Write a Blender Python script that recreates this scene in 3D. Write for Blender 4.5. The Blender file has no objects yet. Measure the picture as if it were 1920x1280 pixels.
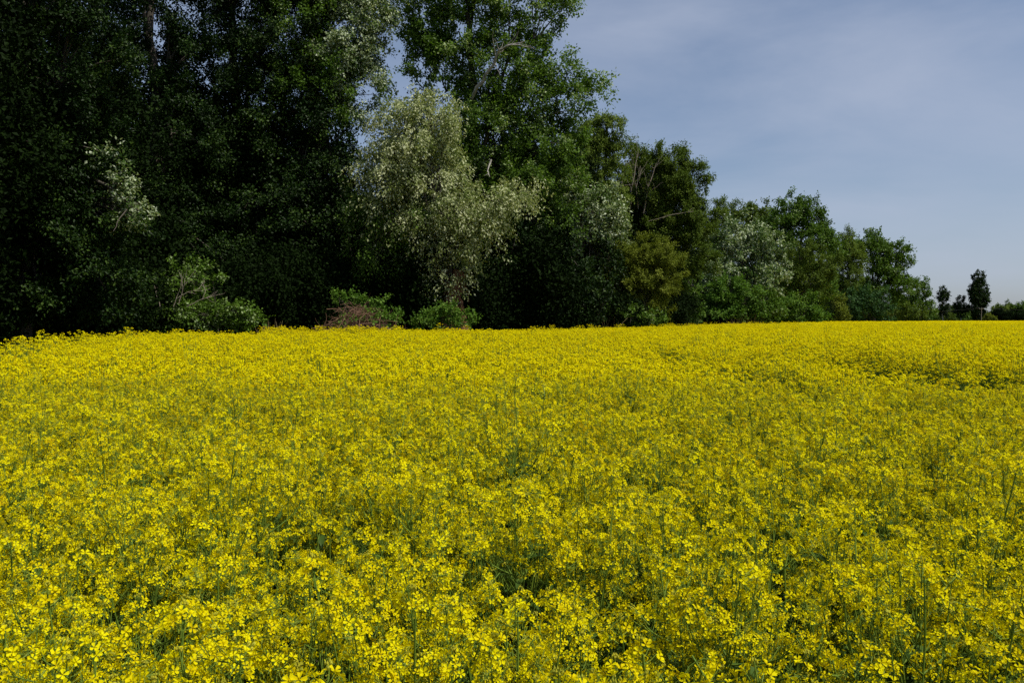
import bpy, math, random
import numpy as np
from mathutils import Vector, Matrix, Euler

R = math.radians
rng = np.random.default_rng(7)
random.seed(7)
scene = bpy.context.scene
col = scene.collection

# ------------------------------------------------------------------ camera
H = 1.80                       # eye height
F = 1493.0                     # focal length in photo pixels (1920 wide)
HORIZON = 600.0
PITCH = math.atan((640 - HORIZON) / F)
cam_d = bpy.data.cameras.new("camera")
cam = bpy.data.objects.new("camera", cam_d)
col.objects.link(cam)
cam_d.sensor_width = 36.0
cam_d.lens = F / 1920 * 36.0
cam_d.clip_start = 0.05
cam_d.clip_end = 9000
cam.location = (0, 0, H)
cam.rotation_euler = (R(90) - PITCH, 0, 0)
scene.camera = cam

# ------------------------------------------------------------------ light
SUN_DIR = Vector((0.90, -0.44, 0)).normalized()      # horizontal direction towards the sun
SUN_EL = R(59)
SKY_STRENGTH = 0.085
world = bpy.data.worlds.new("World")
scene.world = world
world.use_nodes = True
nt = world.node_tree
nt.nodes.clear()
out = nt.nodes.new("ShaderNodeOutputWorld")
bg = nt.nodes.new("ShaderNodeBackground")
sky = nt.nodes.new("ShaderNodeTexSky")
sky.sky_type = 'NISHITA'
sky.sun_disc = False
sky.sun_elevation = SUN_EL
sky.sun_rotation = math.atan2(SUN_DIR.x, SUN_DIR.y)
sky.altitude = 0
sky.air_density = 1.0
sky.dust_density = 1.0
sky.ozone_density = 4.5
tc = nt.nodes.new("ShaderNodeTexCoord")
mp = nt.nodes.new("ShaderNodeMapping")
mp.inputs['Scale'].default_value = (1.0, 1.2, 3.6)
mp.inputs['Rotation'].default_value = (0.10, -0.13, 0.4)
nz = nt.nodes.new("ShaderNodeTexNoise")
nz.inputs['Scale'].default_value = 1.35
nz.inputs['Detail'].default_value = 6
nz.inputs['Roughness'].default_value = 0.55
nz.inputs['Distortion'].default_value = 0.6
ramp = nt.nodes.new("ShaderNodeValToRGB")
ramp.color_ramp.elements[0].position = 0.34
ramp.color_ramp.elements[0].color = (0.05, 0.05, 0.05, 1)
ramp.color_ramp.elements[1].position = 0.70
ramp.color_ramp.elements[1].color = (0.65, 0.65, 0.65, 1)
mix = nt.nodes.new("ShaderNodeMix")
mix.data_type = 'RGBA'
mix.inputs[7].default_value = (4.9, 5.5, 6.9, 1)     # thin cirrus
L = nt.links.new
L(tc.outputs['Generated'], mp.inputs['Vector'])
L(mp.outputs[0], nz.inputs['Vector'])
L(nz.outputs['Fac'], ramp.inputs[0])
L(ramp.outputs[0], mix.inputs[0])
L(sky.outputs[0], mix.inputs[6])
L(mix.outputs[2], bg.inputs['Color'])
bg.inputs['Strength'].default_value = SKY_STRENGTH
L(bg.outputs[0], out.inputs['Surface'])

sun_d = bpy.data.lights.new("sun", 'SUN')
sun_d.energy = 4.6
sun_d.angle = R(0.5)
sun_d.color = (1.0, 0.95, 0.86)
sun = bpy.data.objects.new("sun", sun_d)
col.objects.link(sun)
to_sun = Vector((SUN_DIR.x * math.cos(SUN_EL), SUN_DIR.y * math.cos(SUN_EL), math.sin(SUN_EL)))
sun.rotation_euler = to_sun.to_track_quat('Z', 'Y').to_euler()

vs = scene.view_settings
vs.view_transform = 'Standard'
vs.look = 'None'
vs.exposure = 0.15
vs.gamma = 1.0
vs.use_curve_mapping = False
cy = scene.cycles
cy.max_bounces = 6
cy.diffuse_bounces = 2
cy.glossy_bounces = 2
cy.transmission_bounces = 4
cy.use_denoising = False
cy.sample_clamp_indirect = 4.0
cy.caustics_reflective = False
cy.caustics_refractive = False
scene.render.filter_size = 1.3 if hasattr(scene.render, "filter_size") else None

# ------------------------------------------------------------------ helpers
cp, sp = math.cos(PITCH), math.sin(PITCH)


def at(px, py, Y):
    """World point on the ray of photo pixel (px, py) at distance Y ahead."""
    u, v = (px - 960) / F, (640 - py) / F
    dy = cp + v * sp
    dz = v * cp - sp
    return np.array([u * Y / dy, Y, H + dz * Y / dy])


def smooth(a, b, x):
    t = np.clip((x - a) / (b - a), 0, 1)
    return t * t * (3 - 2 * t)


def ground_z(x, y):
    """The land rises a little from the camera towards the wood."""
    d = np.hypot(x, y)
    return 0.19 * smooth(3.0, 26.0, d)


def link(o, parent=None):
    col.objects.link(o)
    if parent is not None:
        o.parent = parent
    return o


def thing(name, label, cat, loc=(0, 0, 0), group=None):
    o = bpy.data.objects.new(name, None)
    o.empty_display_size = 0.2
    o.location = loc
    o['label'] = label
    o['category'] = cat
    if group:
        o['group'] = group
    return link(o)


class Acc:
    """Collects vertices, faces, one float per vertex (tone) and a material index per face."""

    def __init__(s):
        s.v, s.t, s.f, s.m, s.n = [], [], [], [], 0

    def add(s, verts, faces, tone=0.5, mat=0):
        verts = np.asarray(verts, float).reshape(-1, 3)
        tone = np.full(len(verts), tone) if np.isscalar(tone) else np.asarray(tone, float)
        s.v.append(verts)
        s.t.append(tone)
        faces = np.asarray(faces, np.int32)
        s.f.append(faces + s.n)
        s.m.append(np.full(len(faces), mat, np.int32))
        s.n += len(verts)

    def extend(s, o, M=None, tone_shift=0.0):
        for v, t, f, m in zip(o.v, o.t, o.f, o.m):
            pass
        V = np.concatenate(o.v)
        if M is not None:
            V = V @ np.array(M)[:3, :3].T + np.array(M)[:3, 3]
        s.v.append(V)
        s.t.append(np.concatenate(o.t) + tone_shift)
        for f, m in zip(o.f, o.m):
            s.f.append(f + s.n)
            s.m.append(m)
        s.n += len(V)

    def mesh(s, name, mats, smooth_shade=False):
        me = bpy.data.meshes.new(name)
        V = np.concatenate(s.v)
        sizes = np.concatenate([np.full(len(f), f.shape[1], np.int32) for f in s.f])
        idx = np.concatenate([f.ravel() for f in s.f]).astype(np.int32)
        me.vertices.add(len(V))
        me.vertices.foreach_set('co', V.ravel().astype(np.float32))
        me.loops.add(len(idx))
        me.loops.foreach_set('vertex_index', idx)
        me.polygons.add(len(sizes))
        start = np.concatenate([[0], np.cumsum(sizes)[:-1]]).astype(np.int32)
        me.polygons.foreach_set('loop_start', start)
        me.polygons.foreach_set('material_index', np.concatenate(s.m))
        me.polygons.foreach_set('use_smooth', np.full(len(sizes), smooth_shade, bool))
        for m in (mats if isinstance(mats, (list, tuple)) else [mats]):
            me.materials.append(m)
        a = me.attributes.new('tone', 'FLOAT', 'POINT')
        a.data.foreach_set('value', np.concatenate(s.t).astype(np.float32))
        me.update(calc_edges=True)
        return me

    def obj(s, name, mats, parent=None, smooth_shade=False, loc=None):
        o = bpy.data.objects.new(name, s.mesh(name, mats, smooth_shade))
        if loc is not None:
            o.location = loc
        return link(o, parent)


def unit(a):
    return a / np.maximum(np.linalg.norm(a, axis=-1, keepdims=True), 1e-9)


def tube(acc, pts, radii, sides=6, tone=0.5, mat=0, cap=True):
    pts = np.asarray(pts, float)
    n = len(pts)
    radii = np.broadcast_to(np.asarray(radii, float), (n,))
    d = np.gradient(pts, axis=0)
    d = unit(d)
    ref = np.array([0.31, 0.95, 0.05]) if abs(d[0][2]) > 0.7 else np.array([0.05, 0.1, 1.0])
    u = unit(np.cross(d, ref))
    w = np.cross(d, u)
    a = np.arange(sides) * 2 * math.pi / sides
    ring = (np.cos(a)[None, :, None] * u[:, None, :] + np.sin(a)[None, :, None] * w[:, None, :]) * radii[:, None, None]
    V = (pts[:, None, :] + ring).reshape(-1, 3)
    i = np.arange(n - 1)[:, None] * sides
    j = np.arange(sides)[None, :]
    k = (np.arange(sides)[None, :] + 1) % sides
    Fq = np.stack([i + j, i + k, i + sides + k, i + sides + j], -1).reshape(-1, 4)
    acc.add(V, Fq, tone, mat)
    if cap:
        acc.add(V[-sides:], [list(range(sides))], tone, mat)


def bez(p0, p1, p2, n):
    t = np.linspace(0, 1, n)[:, None]
    return (1 - t) ** 2 * np.array(p0) + 2 * t * (1 - t) * np.array(p1) + t * t * np.array(p2)


def wobble(pts, amp, r):
    n = len(pts)
    k = r.normal(size=(n, 3)) * amp
    k[0] = 0
    return pts + k


# ------------------------------------------------------------------ materials
def new_mat(name):
    m = bpy.data.materials.new(name)
    m.use_nodes = True
    n = m.node_tree
    n.nodes.clear()
    return m, n, n.nodes.new("ShaderNodeOutputMaterial")


def ramp_node(n, stops):
    r = n.nodes.new("ShaderNodeValToRGB")
    e = r.color_ramp.elements
    e[0].position, e[0].color = stops[0][0], (*stops[0][1], 1)
    e[1].position, e[1].color = stops[-1][0], (*stops[-1][1], 1)
    for p, c in stops[1:-1]:
        x = e.new(p)
        x.color = (*c, 1)
    return r


def leaf_mat(name, stops, trans=0.3, rough=0.5, spec=0.07, tint=(1.15, 1.2, 0.6), objrand=0.0):
    m, n, o = new_mat(name)
    at_ = n.nodes.new("ShaderNodeAttribute")
    at_.attribute_name = 'tone'
    r = ramp_node(n, stops)
    if objrand:
        oi = n.nodes.new("ShaderNodeObjectInfo")
        ma = n.nodes.new("ShaderNodeMath")
        ma.operation = 'MULTIPLY_ADD'
        ma.inputs[1].default_value = objrand
        n.links.new(oi.outputs['Random'], ma.inputs[0])
        n.links.new(at_.outputs['Fac'], ma.inputs[2])
        n.links.new(ma.outputs[0], r.inputs[0])
    else:
        n.links.new(at_.outputs['Fac'], r.inputs[0])
    p = n.nodes.new("ShaderNodeBsdfPrincipled")
    p.inputs['Roughness'].default_value = rough
    p.inputs['Specular IOR Level'].default_value = spec
    n.links.new(r.outputs[0], p.inputs['Base Color'])
    t = n.nodes.new("ShaderNodeBsdfTranslucent")
    mul = n.nodes.new("ShaderNodeMix")
    mul.data_type = 'RGBA'
    mul.blend_type = 'MULTIPLY'
    mul.inputs[0].default_value = 1
    mul.inputs[7].default_value = (*tint, 1)
    n.links.new(r.outputs[0], mul.inputs[6])
    n.links.new(mul.outputs[2], t.inputs['Color'])
    mx = n.nodes.new("ShaderNodeMixShader")
    mx.inputs[0].default_value = trans
    n.links.new(p.outputs[0], mx.inputs[1])
    n.links.new(t.outputs[0], mx.inputs[2])
    n.links.new(mx.outputs[0], o.inputs['Surface'])
    return m


def noise_mat(name, stops, scale=4.0, detail=6, stretch=(1, 1, 1), rough=0.9, bump=0.5, dist=0.05, spec=0.2):
    m, n, o = new_mat(name)
    tcn = n.nodes.new("ShaderNodeTexCoord")
    mpn = n.nodes.new("ShaderNodeMapping")
    mpn.inputs['Scale'].default_value = stretch
    nzn = n.nodes.new("ShaderNodeTexNoise")
    nzn.inputs['Scale'].default_value = scale
    nzn.inputs['Detail'].default_value = detail
    nzn.inputs['Roughness'].default_value = 0.65
    r = ramp_node(n, stops)
    p = n.nodes.new("ShaderNodeBsdfPrincipled")
    p.inputs['Roughness'].default_value = rough
    p.inputs['Specular IOR Level'].default_value = spec
    b = n.nodes.new("ShaderNodeBump")
    b.inputs['Strength'].default_value = bump
    b.inputs['Distance'].default_value = dist
    k = n.links.new
    k(tcn.outputs['Object'], mpn.inputs[0])
    k(mpn.outputs[0], nzn.inputs['Vector'])
    k(nzn.outputs['Fac'], r.inputs[0])
    k(r.outputs[0], p.inputs['Base Color'])
    k(nzn.outputs['Fac'], b.inputs['Height'])
    k(b.outputs[0], p.inputs['Normal'])
    k(p.outputs[0], o.inputs['Surface'])
    return m


M = {}
M['poplar'] = leaf_mat('poplar_leaf', [(0, (0.045, 0.09, 0.0075)), (0.6, (0.0938, 0.1725, 0.0175)), (0.88, (0.1438, 0.2375, 0.0338)), (1, (0.4, 0.475, 0.2375))], spec=.14, trans=.4)  # palest stop puts sun highlights into the leaf colour
M['silver'] = leaf_mat('silver_leaf', [(0, (0.0747, 0.115, 0.0196)), (0.45, (0.1725, 0.2185, 0.0575)), (0.72, (0.3565, 0.391, 0.184)), (1, (0.575, 0.598, 0.368))], trans=.3, rough=.6)
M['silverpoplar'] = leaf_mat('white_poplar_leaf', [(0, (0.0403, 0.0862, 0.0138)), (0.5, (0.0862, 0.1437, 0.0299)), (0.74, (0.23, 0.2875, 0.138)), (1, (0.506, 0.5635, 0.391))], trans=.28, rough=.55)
M['dark'] = leaf_mat('shade_darkened_leaf', [(0, (.006, .017, .0015)), (.75, (.013, .034, .003)), (1, (.05, .09, .012))], trans=.12, spec=.12)  # shade of the left wood is put into this leaf colour
M['deep'] = leaf_mat('deep_shade_tinted_leaf', [(0, (.003, .008, .001)), (1, (.009, .021, .002))], trans=.1, spec=.05, rough=.7)  # near black: the wood's inner shade painted into the leaves
M['willow'] = leaf_mat('willow_leaf', [(0, (0.0633, 0.1035, 0.0138)), (0.7, (0.1265, 0.1817, 0.0253)), (1, (0.1955, 0.253, 0.046))], trans=.3, rough=.55)
M['olive'] = leaf_mat('olive_leaf', [(0, (0.0483, 0.0828, 0.0092)), (0.7, (0.092, 0.1403, 0.0161)), (1, (0.161, 0.2127, 0.0345))], trans=.25, rough=.55)
M['sallow'] = leaf_mat('sallow_leaf', [(0, (.085, .112, .011)), (.7, (.155, .19, .02)), (1, (.23, .26, .04))], trans=.3, rough=.6)
M['green'] = leaf_mat('green_leaf', [(0, (0.045, 0.0975, 0.01)), (0.7, (0.09, 0.1812, 0.02)), (1, (0.175, 0.275, 0.05))], trans=.3)
M['midgreen'] = leaf_mat('mid_leaf', [(0, (0.0375, 0.0775, 0.0075)), (0.7, (0.0825, 0.1562, 0.015)), (0.92, (0.125, 0.2063, 0.0312)), (1, (0.275, 0.35, 0.1625))], trans=.25)
M['teal'] = leaf_mat('teal_leaf', [(0, (0.025, 0.0625, 0.0175)), (0.7, (0.045, 0.1025, 0.0275)), (1, (0.075, 0.1438, 0.0438))], trans=.25)
M['bark'] = noise_mat('grey_bark', [(.3, (.035, .03, .022)), (.7, (.11, .095, .075))], 6, stretch=(3, 3, .5))
M['pale_bark'] = noise_mat('pale_bark', [(.3, (.12, .11, .09)), (.55, (.34, .32, .27)), (.75, (.45, .43, .37))], 3, stretch=(2, 2, .8))
M['red_bark'] = noise_mat('torn_bark', [(.3, (.05, .022, .012)), (.5, (.14, .06, .03)), (.66, (.2, .11, .06)), (.74, (.42, .36, .3))], 2.4, stretch=(2, 2, .7), bump=1, dist=.15)
M['dead_wood'] = noise_mat('dead_wood', [(.3, (.2, .16, .12)), (.7, (.42, .36, .29))], 9, stretch=(3, 3, .6))
M['twig'] = noise_mat('dead_twig', [(.3, (.08, .042, .027)), (.7, (.24, .145, .09))], 3)
M['dry'] = leaf_mat('dry_grass', [(0, (.14, .10, .04)), (1, (.36, .28, .15))], trans=.2, rough=.7, tint=(1, 1, 1))
M['grass'] = leaf_mat('verge_grass', [(0, (.03, .055, .012)), (1, (.08, .12, .03))], trans=.3, rough=.6)
M['petal'] = leaf_mat('petal', [(0, (.53, .36, .001)), (.4, (.71, .59, .001)), (1, (.82, .76, .003))], trans=.38, rough=.6, spec=.04, tint=(1.0, .98, .3), objrand=.25)
M['bud'] = leaf_mat('bud', [(0, (.30, .32, .03)), (1, (.5, .45, .03))], trans=.2)
M['stem'] = leaf_mat('rape_stem', [(0, (.06, .115, .010)), (1, (.17, .245, .03))], trans=.15, rough=.5, spec=.1, objrand=.3)
M['rapeleaf'] = leaf_mat('rape_leaf', [(0, (.03, .065, .010)), (1, (.07, .12, .02))], trans=.25, rough=.5, spec=.08, objrand=.4)

# ------------------------------------------------------------------ ground
gm = noise_mat('ground_soil', [(.3, (.022, .018, .010)), (.55, (.04, .035, .018)), (.75, (.045, .055, .02))], .8, rough=1, bump=.6)


def make_ground():
    r = np.concatenate([[0], np.geomspace(1.0, 60, 40), np.geomspace(70, 6500, 26)])
    na = 96
    a = np.arange(na) * 2 * math.pi / na
    V = [(0, 0, 0)]
    for q in r[1:]:
        for t in a:
            x, y = q * math.cos(t), q * math.sin(t)
            V.append((x, y, float(ground_z(x, y))))
    tri = [(0, 1 + j, 1 + (j + 1) % na) for j in range(na)]
    quad = []
    for i in range(len(r) - 2):
        b = 1 + i * na
        for j in range(na):
            k = (j + 1) % na
            quad.append((b + j, b + na + j, b + na + k, b + k))
    acc = Acc()
    acc.add(V, tri)
    acc.f.append(np.array(quad, np.int32))
    acc.m.append(np.zeros(len(quad), np.int32))
    o = acc.obj('ground', gm, smooth_shade=True)
    o['kind'] = 'structure'
    o['label'] = 'dark soil ground under the yellow field and the wood'


make_ground()

# ------------------------------------------------------------------ foliage
def leaf_quads(acc, pos, nrm, tan, length, width, tone, mat=0):
    n = len(pos)
    tan = unit(tan)
    side = unit(np.cross(nrm, tan))
    up = np.cross(tan, side)
    ln = length[:, None]
    w = width[:, None]
    a = pos
    c = pos + tan * ln
    b = pos + tan * ln * .45 + side * w * .5 + up * w * .18
    d = pos + tan * ln * .45 - side * w * .5 + up * w * .18
    V = np.stack([a, b, c, d], 1).reshape(-1, 3)
    Fq = np.arange(n * 4).reshape(-1, 4)
    acc.add(V, Fq, np.repeat(tone, 4), mat)


def rand_unit(r, n):
    return unit(r.normal(size=(n, 3)))


def lobe_world(lobe, Y):
    px, py, rx, ry = lobe[:4]
    dY = lobe[4] if len(lobe) > 4 else 0.0
    s = (Y + dY) / F
    c = at(px, py, Y + dY)
    return c, np.array([rx * s, 0.85 * (rx + ry) / 2 * s, ry * s])


def foliage(r, lobes, Y, lpx, lai, droop=0.0, narrow=.62, twig=1.0, tone_bias=0.0, cl_px=26, spread=1.0, up=.25):
    """Leaves on twigs on clusters through the volume of the lobes. Returns the Acc and the cluster centres."""
    acc = Acc()
    s = Y / F
    Ls = lpx * s
    allc = []
    for lb in lobes:
        c, rad = lobe_world(lb, Y)
        dens = lb[5] if len(lb) > 5 else 1.0
        rxp, ryp = lb[2], lb[3]
        area = math.pi * rxp * ryp
        nl = int(lai * dens * area / (lpx * lpx * narrow * .5))
        ncl = max(5, int(1.6 * area / (cl_px * cl_px)))
        d = rand_unit(r, ncl)
        k1, k2 = rand_unit(r, 1)[0], rand_unit(r, 1)[0]
        bump = 1 + .14 * np.sin(5 * d @ k1 + r.uniform(0, 6)) + .12 * np.sin(8 * d @ k2 + r.uniform(0, 6))
        rr = (0.30 + 0.70 * r.random(ncl) ** .55) * bump
        cc = c + d * rr[:, None] * rad * .92
        allc.append(cc)
        per = max(6, nl // ncl)
        K = 5
        outw = unit((cc - c) / rad)
        tw = unit(outw[:, None, :] * .75 + r.normal(size=(ncl, K, 3)) * .55 * spread + np.array([0, 0, up - droop]))
        tl = (cl_px * s) * r.uniform(.55, 1.45, (ncl, K)) * twig
        ci = np.repeat(np.arange(ncl), per)
        n = len(ci)
        ki = r.integers(0, K, n)
        t = r.random(n) ** .7
        tdir = tw[ci, ki]
        pos = cc[ci] + tdir * (tl[ci, ki] * t)[:, None]
        pos[:, 2] -= droop * (tl[ci, ki] * t * t) * .9
        pos += r.normal(size=(n, 3)) * (cl_px * s * .17)
        nrm = unit(r.normal(size=(n, 3)) * .52 + np.array([0, 0, .55]) + tdir * .2 + outw[ci] * .5)
        tan = unit(tdir * .5 + r.normal(size=(n, 3)) * .7 + np.array([0, 0, -.25 - droop]))
        ct = r.normal(size=ncl) * .13
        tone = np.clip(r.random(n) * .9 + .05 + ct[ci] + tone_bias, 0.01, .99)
        ln = Ls * r.uniform(.65, 1.3, n)
        leaf_quads(acc, pos, nrm, tan, ln, ln * narrow * r.uniform(.8, 1.2, n), tone)
    return acc, np.concatenate(allc)


def local(acc, origin):
    for i in range(len(acc.v)):
        acc.v[i] = acc.v[i] - origin
    return acc


def tree(name, label, cat, base_px, Y, lobes, leafmat, lpx=6, lai=4.2, trunk_r=None, bark='bark', group=None, droop=0.0, narrow=.62,
         seed=1, limbs=6, trunk_top=None, lean=0, cl_px=26, extra=None, twig=1.0, spread=1.0, trunk=True, tone_bias=0, up=.25, stems=1, kids=True):
    r = np.random.default_rng(seed)
    b = at(base_px, 600, Y)
    gz = float(ground_z(b[0], b[1]))
    base = np.array([b[0], b[1], gz])
    root = thing(name, label, cat, base, group)
    acc, cc = foliage(r, lobes, Y, lpx, lai, droop, narrow, twig, tone_bias, cl_px, spread, up)
    local(acc, base).obj('crown', M[leafmat], root)
    if extra:
        for (ename, elobes, emat, ekw) in extra:
            kw = dict(lpx=lpx, lai=lai, droop=droop, narrow=narrow, cl_px=cl_px)
            lab = ekw.pop('label', None)
            kw.update(ekw)
            e, ec = foliage(r, elobes, Y, **kw)
            eo = local(e, base).obj(ename, M[emat], root)
            if lab:
                eo['label'] = lab
            cc = np.concatenate([cc, ec])
    if not trunk:
        return root, base, cc
    bm = M[bark]
    lw = [lobe_world(l, Y)[0] for l in lobes]
    topz = max(c[2] for c in lw)
    if trunk_top is not None:
        top = at(trunk_top[0], trunk_top[1], Y)
    else:
        i = int(np.argmax([c[2] for c in lw]))
        top = lw[i]
    tr = trunk_r or (top[2] - gz) * .018
    for si in range(stems):
        tb = base + (np.array([r.normal() * .5, r.normal() * .4, 0]) * (si > 0) * max(1, tr * 3))
        tt = top + (r.normal(size=3) * np.array([1, 1, .4]) * (top[2] - gz) * .12) * (si > 0)
        mid = (tb + tt) / 2 + np.array([lean, r.normal() * .3, 0]) + r.normal(size=3) * np.array([.02, .02, 0]) * (top[2] - gz)
        path = bez(tb - [0, 0, .15], mid, tt, 12)
        path = wobble(path, tr * .18, r)
        rad = tr * np.linspace(1, .22, 12) ** .8
        rad[0] *= 1.5
        rad[1] *= 1.12
        ta = Acc()
        tube(ta, path, rad, 10)
        local(ta, base).obj('trunk', bm, root, True)
    # limbs towards the lobes
    order = sorted(range(len(lobes)), key=lambda i: -lobes[i][2] * lobes[i][3])[:limbs]
    for i in order:
        c = lw[i]
        h = np.clip((c[2] - gz) * r.uniform(.45, .7), .8, (top[2] - gz) * .9)
        t = np.clip(h / max(.1, top[2] - gz), .1, .9)
        p0 = path[int(t * 11)]
        if np.linalg.norm(c - p0) < .5:
            continue
        m_ = (p0 + c) / 2 + np.array([0, 0, .12 * np.linalg.norm(c - p0)]) + r.normal(size=3) * .06 * np.linalg.norm(c - p0)
        pl = wobble(bez(p0, m_, c, 7), .02 * np.linalg.norm(c - p0), r)
        la = Acc()
        tube(la, pl, tr * np.linspace(.42, .1, 7), 6)
        local(la, base).obj('limb', bm, root, True)
    # branchlets to the clusters
    ba = Acc()
    n = min(len(cc), 160)
    pick = r.choice(len(cc), n, replace=False)
    lwA = np.array(lw)
    for i in pick:
        c = cc[i]
        k = int(np.argmin(np.linalg.norm(lwA - c, axis=1)))
        p0 = lwA[k] * .75 + path[6] * .25
        m_ = (p0 + c) / 2 + np.array([0, 0, .15 * np.linalg.norm(c - p0)])
        q = tr * .09 + .004
        tube(ba, bez(p0, m_, c, 4), [q, q * .8, q * .6, q * .3], 3, cap=False)
    bo = local(ba, base).obj('branches', bm, root)
    return root, base, cc


def bare_branch(root, base, name, pts, r0, r1, mat, seed=0, subs=4, label=None, sub_len=.35):
    r = np.random.default_rng(seed)
    acc = Acc()
    pts = np.array(pts, float)
    n = len(pts)
    t = np.linspace(0, n - 1, 3 * n)
    P = np.stack([np.interp(t, np.arange(n), pts[:, i]) for i in range(3)], 1)
    ln = np.linalg.norm(pts[-1] - pts[0])
    P = wobble(P, ln * .008, r)
    tube(acc, P, np.linspace(r0, r1, len(P)), 6)
    for k in range(subs):
        i = r.integers(len(P) // 3, len(P) - 1)
        d = unit(P[i] - P[i - 1]) + r.normal(size=3) * .6 + np.array([0, 0, .3])
        d = unit(d) * ln * sub_len * r.uniform(.5, 1.1)
        q = wobble(bez(P[i], P[i] + d * .5 + r.normal(size=3) * ln * .03, P[i] + d, 6), ln * .006, r)
        tube(acc, q, np.linspace(r1 * 1.2, r1 * .35, 6), 5)
    o = local(acc, base).obj(name, M[mat], root, True)
    if label:
        o['label'] = label
    return o


# ---- the tall trees on the left and in the middle
r_, b_, _ = tree('left_edge_tree', 'very dark tall tree at the left edge, with one pale silvery bough reaching right', 'tree', 30, 25,
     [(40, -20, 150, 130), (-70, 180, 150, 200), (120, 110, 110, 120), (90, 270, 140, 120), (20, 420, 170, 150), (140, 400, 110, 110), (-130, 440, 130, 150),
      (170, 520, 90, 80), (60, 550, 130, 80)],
     'dark', lpx=6.5, lai=4.4, seed=11, trunk_r=.34, cl_px=40, twig=.8,  # leaf colour darkened to stand for shade on this tree
     extra=[('sun_tinted_bough', [(230, 345, 22, 24, -.6), (250, 382, 24, 24, -.6), (274, 408, 22, 12, -.6), (238, 412, 26, 14, -.6, .8), (205, 300, 34, 36, -.3, .25), (195, 370, 30, 30, -.3, .3)], 'silverpoplar',  # same tree's lit bough: sunlight put into a paler leaf colour
             dict(lpx=6.5, lai=3.4, tone_bias=.16, cl_px=16, label='pale silvery bough tinted as if catching the sun'))])
bare_branch(r_, b_, 'limb', [at(70, 300, 24.9), at(150, 325, 24.6), at(205, 350, 24.4), at(262, 400, 24.3)], .09, .02, 'bark', 8, 5)
tree('dark_poplar_tree', 'dark tall tree with a thick black trunk showing, second tree from the left edge', 'tree', 262, 37,
     [(270, -70, 170, 110), (200, 60, 90, 80, 0, .8), (320, 100, 105, 85, 0, 1.1), (185, 190, 80, 90), (320, 240, 100, 80), (250, 390, 130, 110), (330, 470, 110, 110), (240, 530, 120, 80)],
     'dark', lpx=5.3, lai=4.0, seed=12, trunk_r=.42, trunk_top=(272, -60), cl_px=30)
tree('black_poplar_tree', 'dark tall tree with sky glinting through its top, third tree from the left edge', 'tree', 440, 41,
     [(430, -60, 160, 110), (500, 60, 110, 100, 0, 1), (400, 150, 100, 100, 0, 1), (500, 220, 120, 110), (400, 320, 120, 110), (500, 390, 120, 110), (420, 480, 130, 110)],
     'dark', lpx=5.3, lai=4.0, seed=13, trunk_r=.4, cl_px=30)
tree('white_poplar_tree', 'tall poplar with silvery green leaves tinted sunlit on its right side, by the sky gap', 'tree', 600, 42,
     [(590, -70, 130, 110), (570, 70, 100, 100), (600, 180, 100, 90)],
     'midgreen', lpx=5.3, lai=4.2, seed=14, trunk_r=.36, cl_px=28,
     extra=[('shade_tinted_crown', [(540, 200, 60, 90), (550, 310, 110, 110), (620, 330, 80, 90), (590, 440, 120, 110), (650, 430, 70, 80), (560, 530, 110, 80)], 'dark', dict(lai=4)),  # lower crown in a darker leaf colour that paints its shade
            ('sun_tinted_boughs', [(655, 60, 75, 80), (695, 20, 45, 60), (640, -30, 90, 60), (672, 165, 42, 65), (620, 110, 70, 60), (690, 100, 24, 40), (705, 35, 34, 50)], 'silverpoplar',  # sun side given paler leaves, the light is in the colour
             dict(lai=4.2, tone_bias=.2, label='silvery green boughs tinted as if in full sun'))])
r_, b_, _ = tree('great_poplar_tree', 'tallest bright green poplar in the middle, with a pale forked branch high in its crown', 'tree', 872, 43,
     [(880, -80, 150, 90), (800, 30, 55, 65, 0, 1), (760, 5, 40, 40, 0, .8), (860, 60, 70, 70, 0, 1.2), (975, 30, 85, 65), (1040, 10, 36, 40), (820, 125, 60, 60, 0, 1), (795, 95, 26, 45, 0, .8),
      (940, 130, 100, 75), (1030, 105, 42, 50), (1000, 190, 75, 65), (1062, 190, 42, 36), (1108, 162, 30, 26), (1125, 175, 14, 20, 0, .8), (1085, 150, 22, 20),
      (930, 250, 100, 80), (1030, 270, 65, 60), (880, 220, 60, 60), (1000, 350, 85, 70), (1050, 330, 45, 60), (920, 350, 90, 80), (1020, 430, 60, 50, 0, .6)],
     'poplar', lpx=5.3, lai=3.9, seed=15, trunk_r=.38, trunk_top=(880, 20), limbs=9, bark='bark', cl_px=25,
     extra=[('shade_tinted_crown', [(900, 470, 120, 90), (1020, 460, 80, 70), (1000, 535, 110, 75)], 'dark', dict(lai=4))])  # shade under the poplar put in as darker leaves
bare_branch(r_, b_, 'pale_limb', [at(884, 185, 41.3), at(905, 148, 40.6), at(925, 120, 40.2), at(937, 95, 39.8), at(955, 86, 39.4), at(985, 78, 39.0)], .10, .025, 'pale_bark', 3, 10, 'pale forked branch bare of leaves', .3)
bare_branch(r_, b_, 'pale_limb', [at(921, 300, 40.5), at(914, 320, 40.2), at(918, 332, 40.0)], .05, .02, 'pale_bark', 4, 3)
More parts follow.
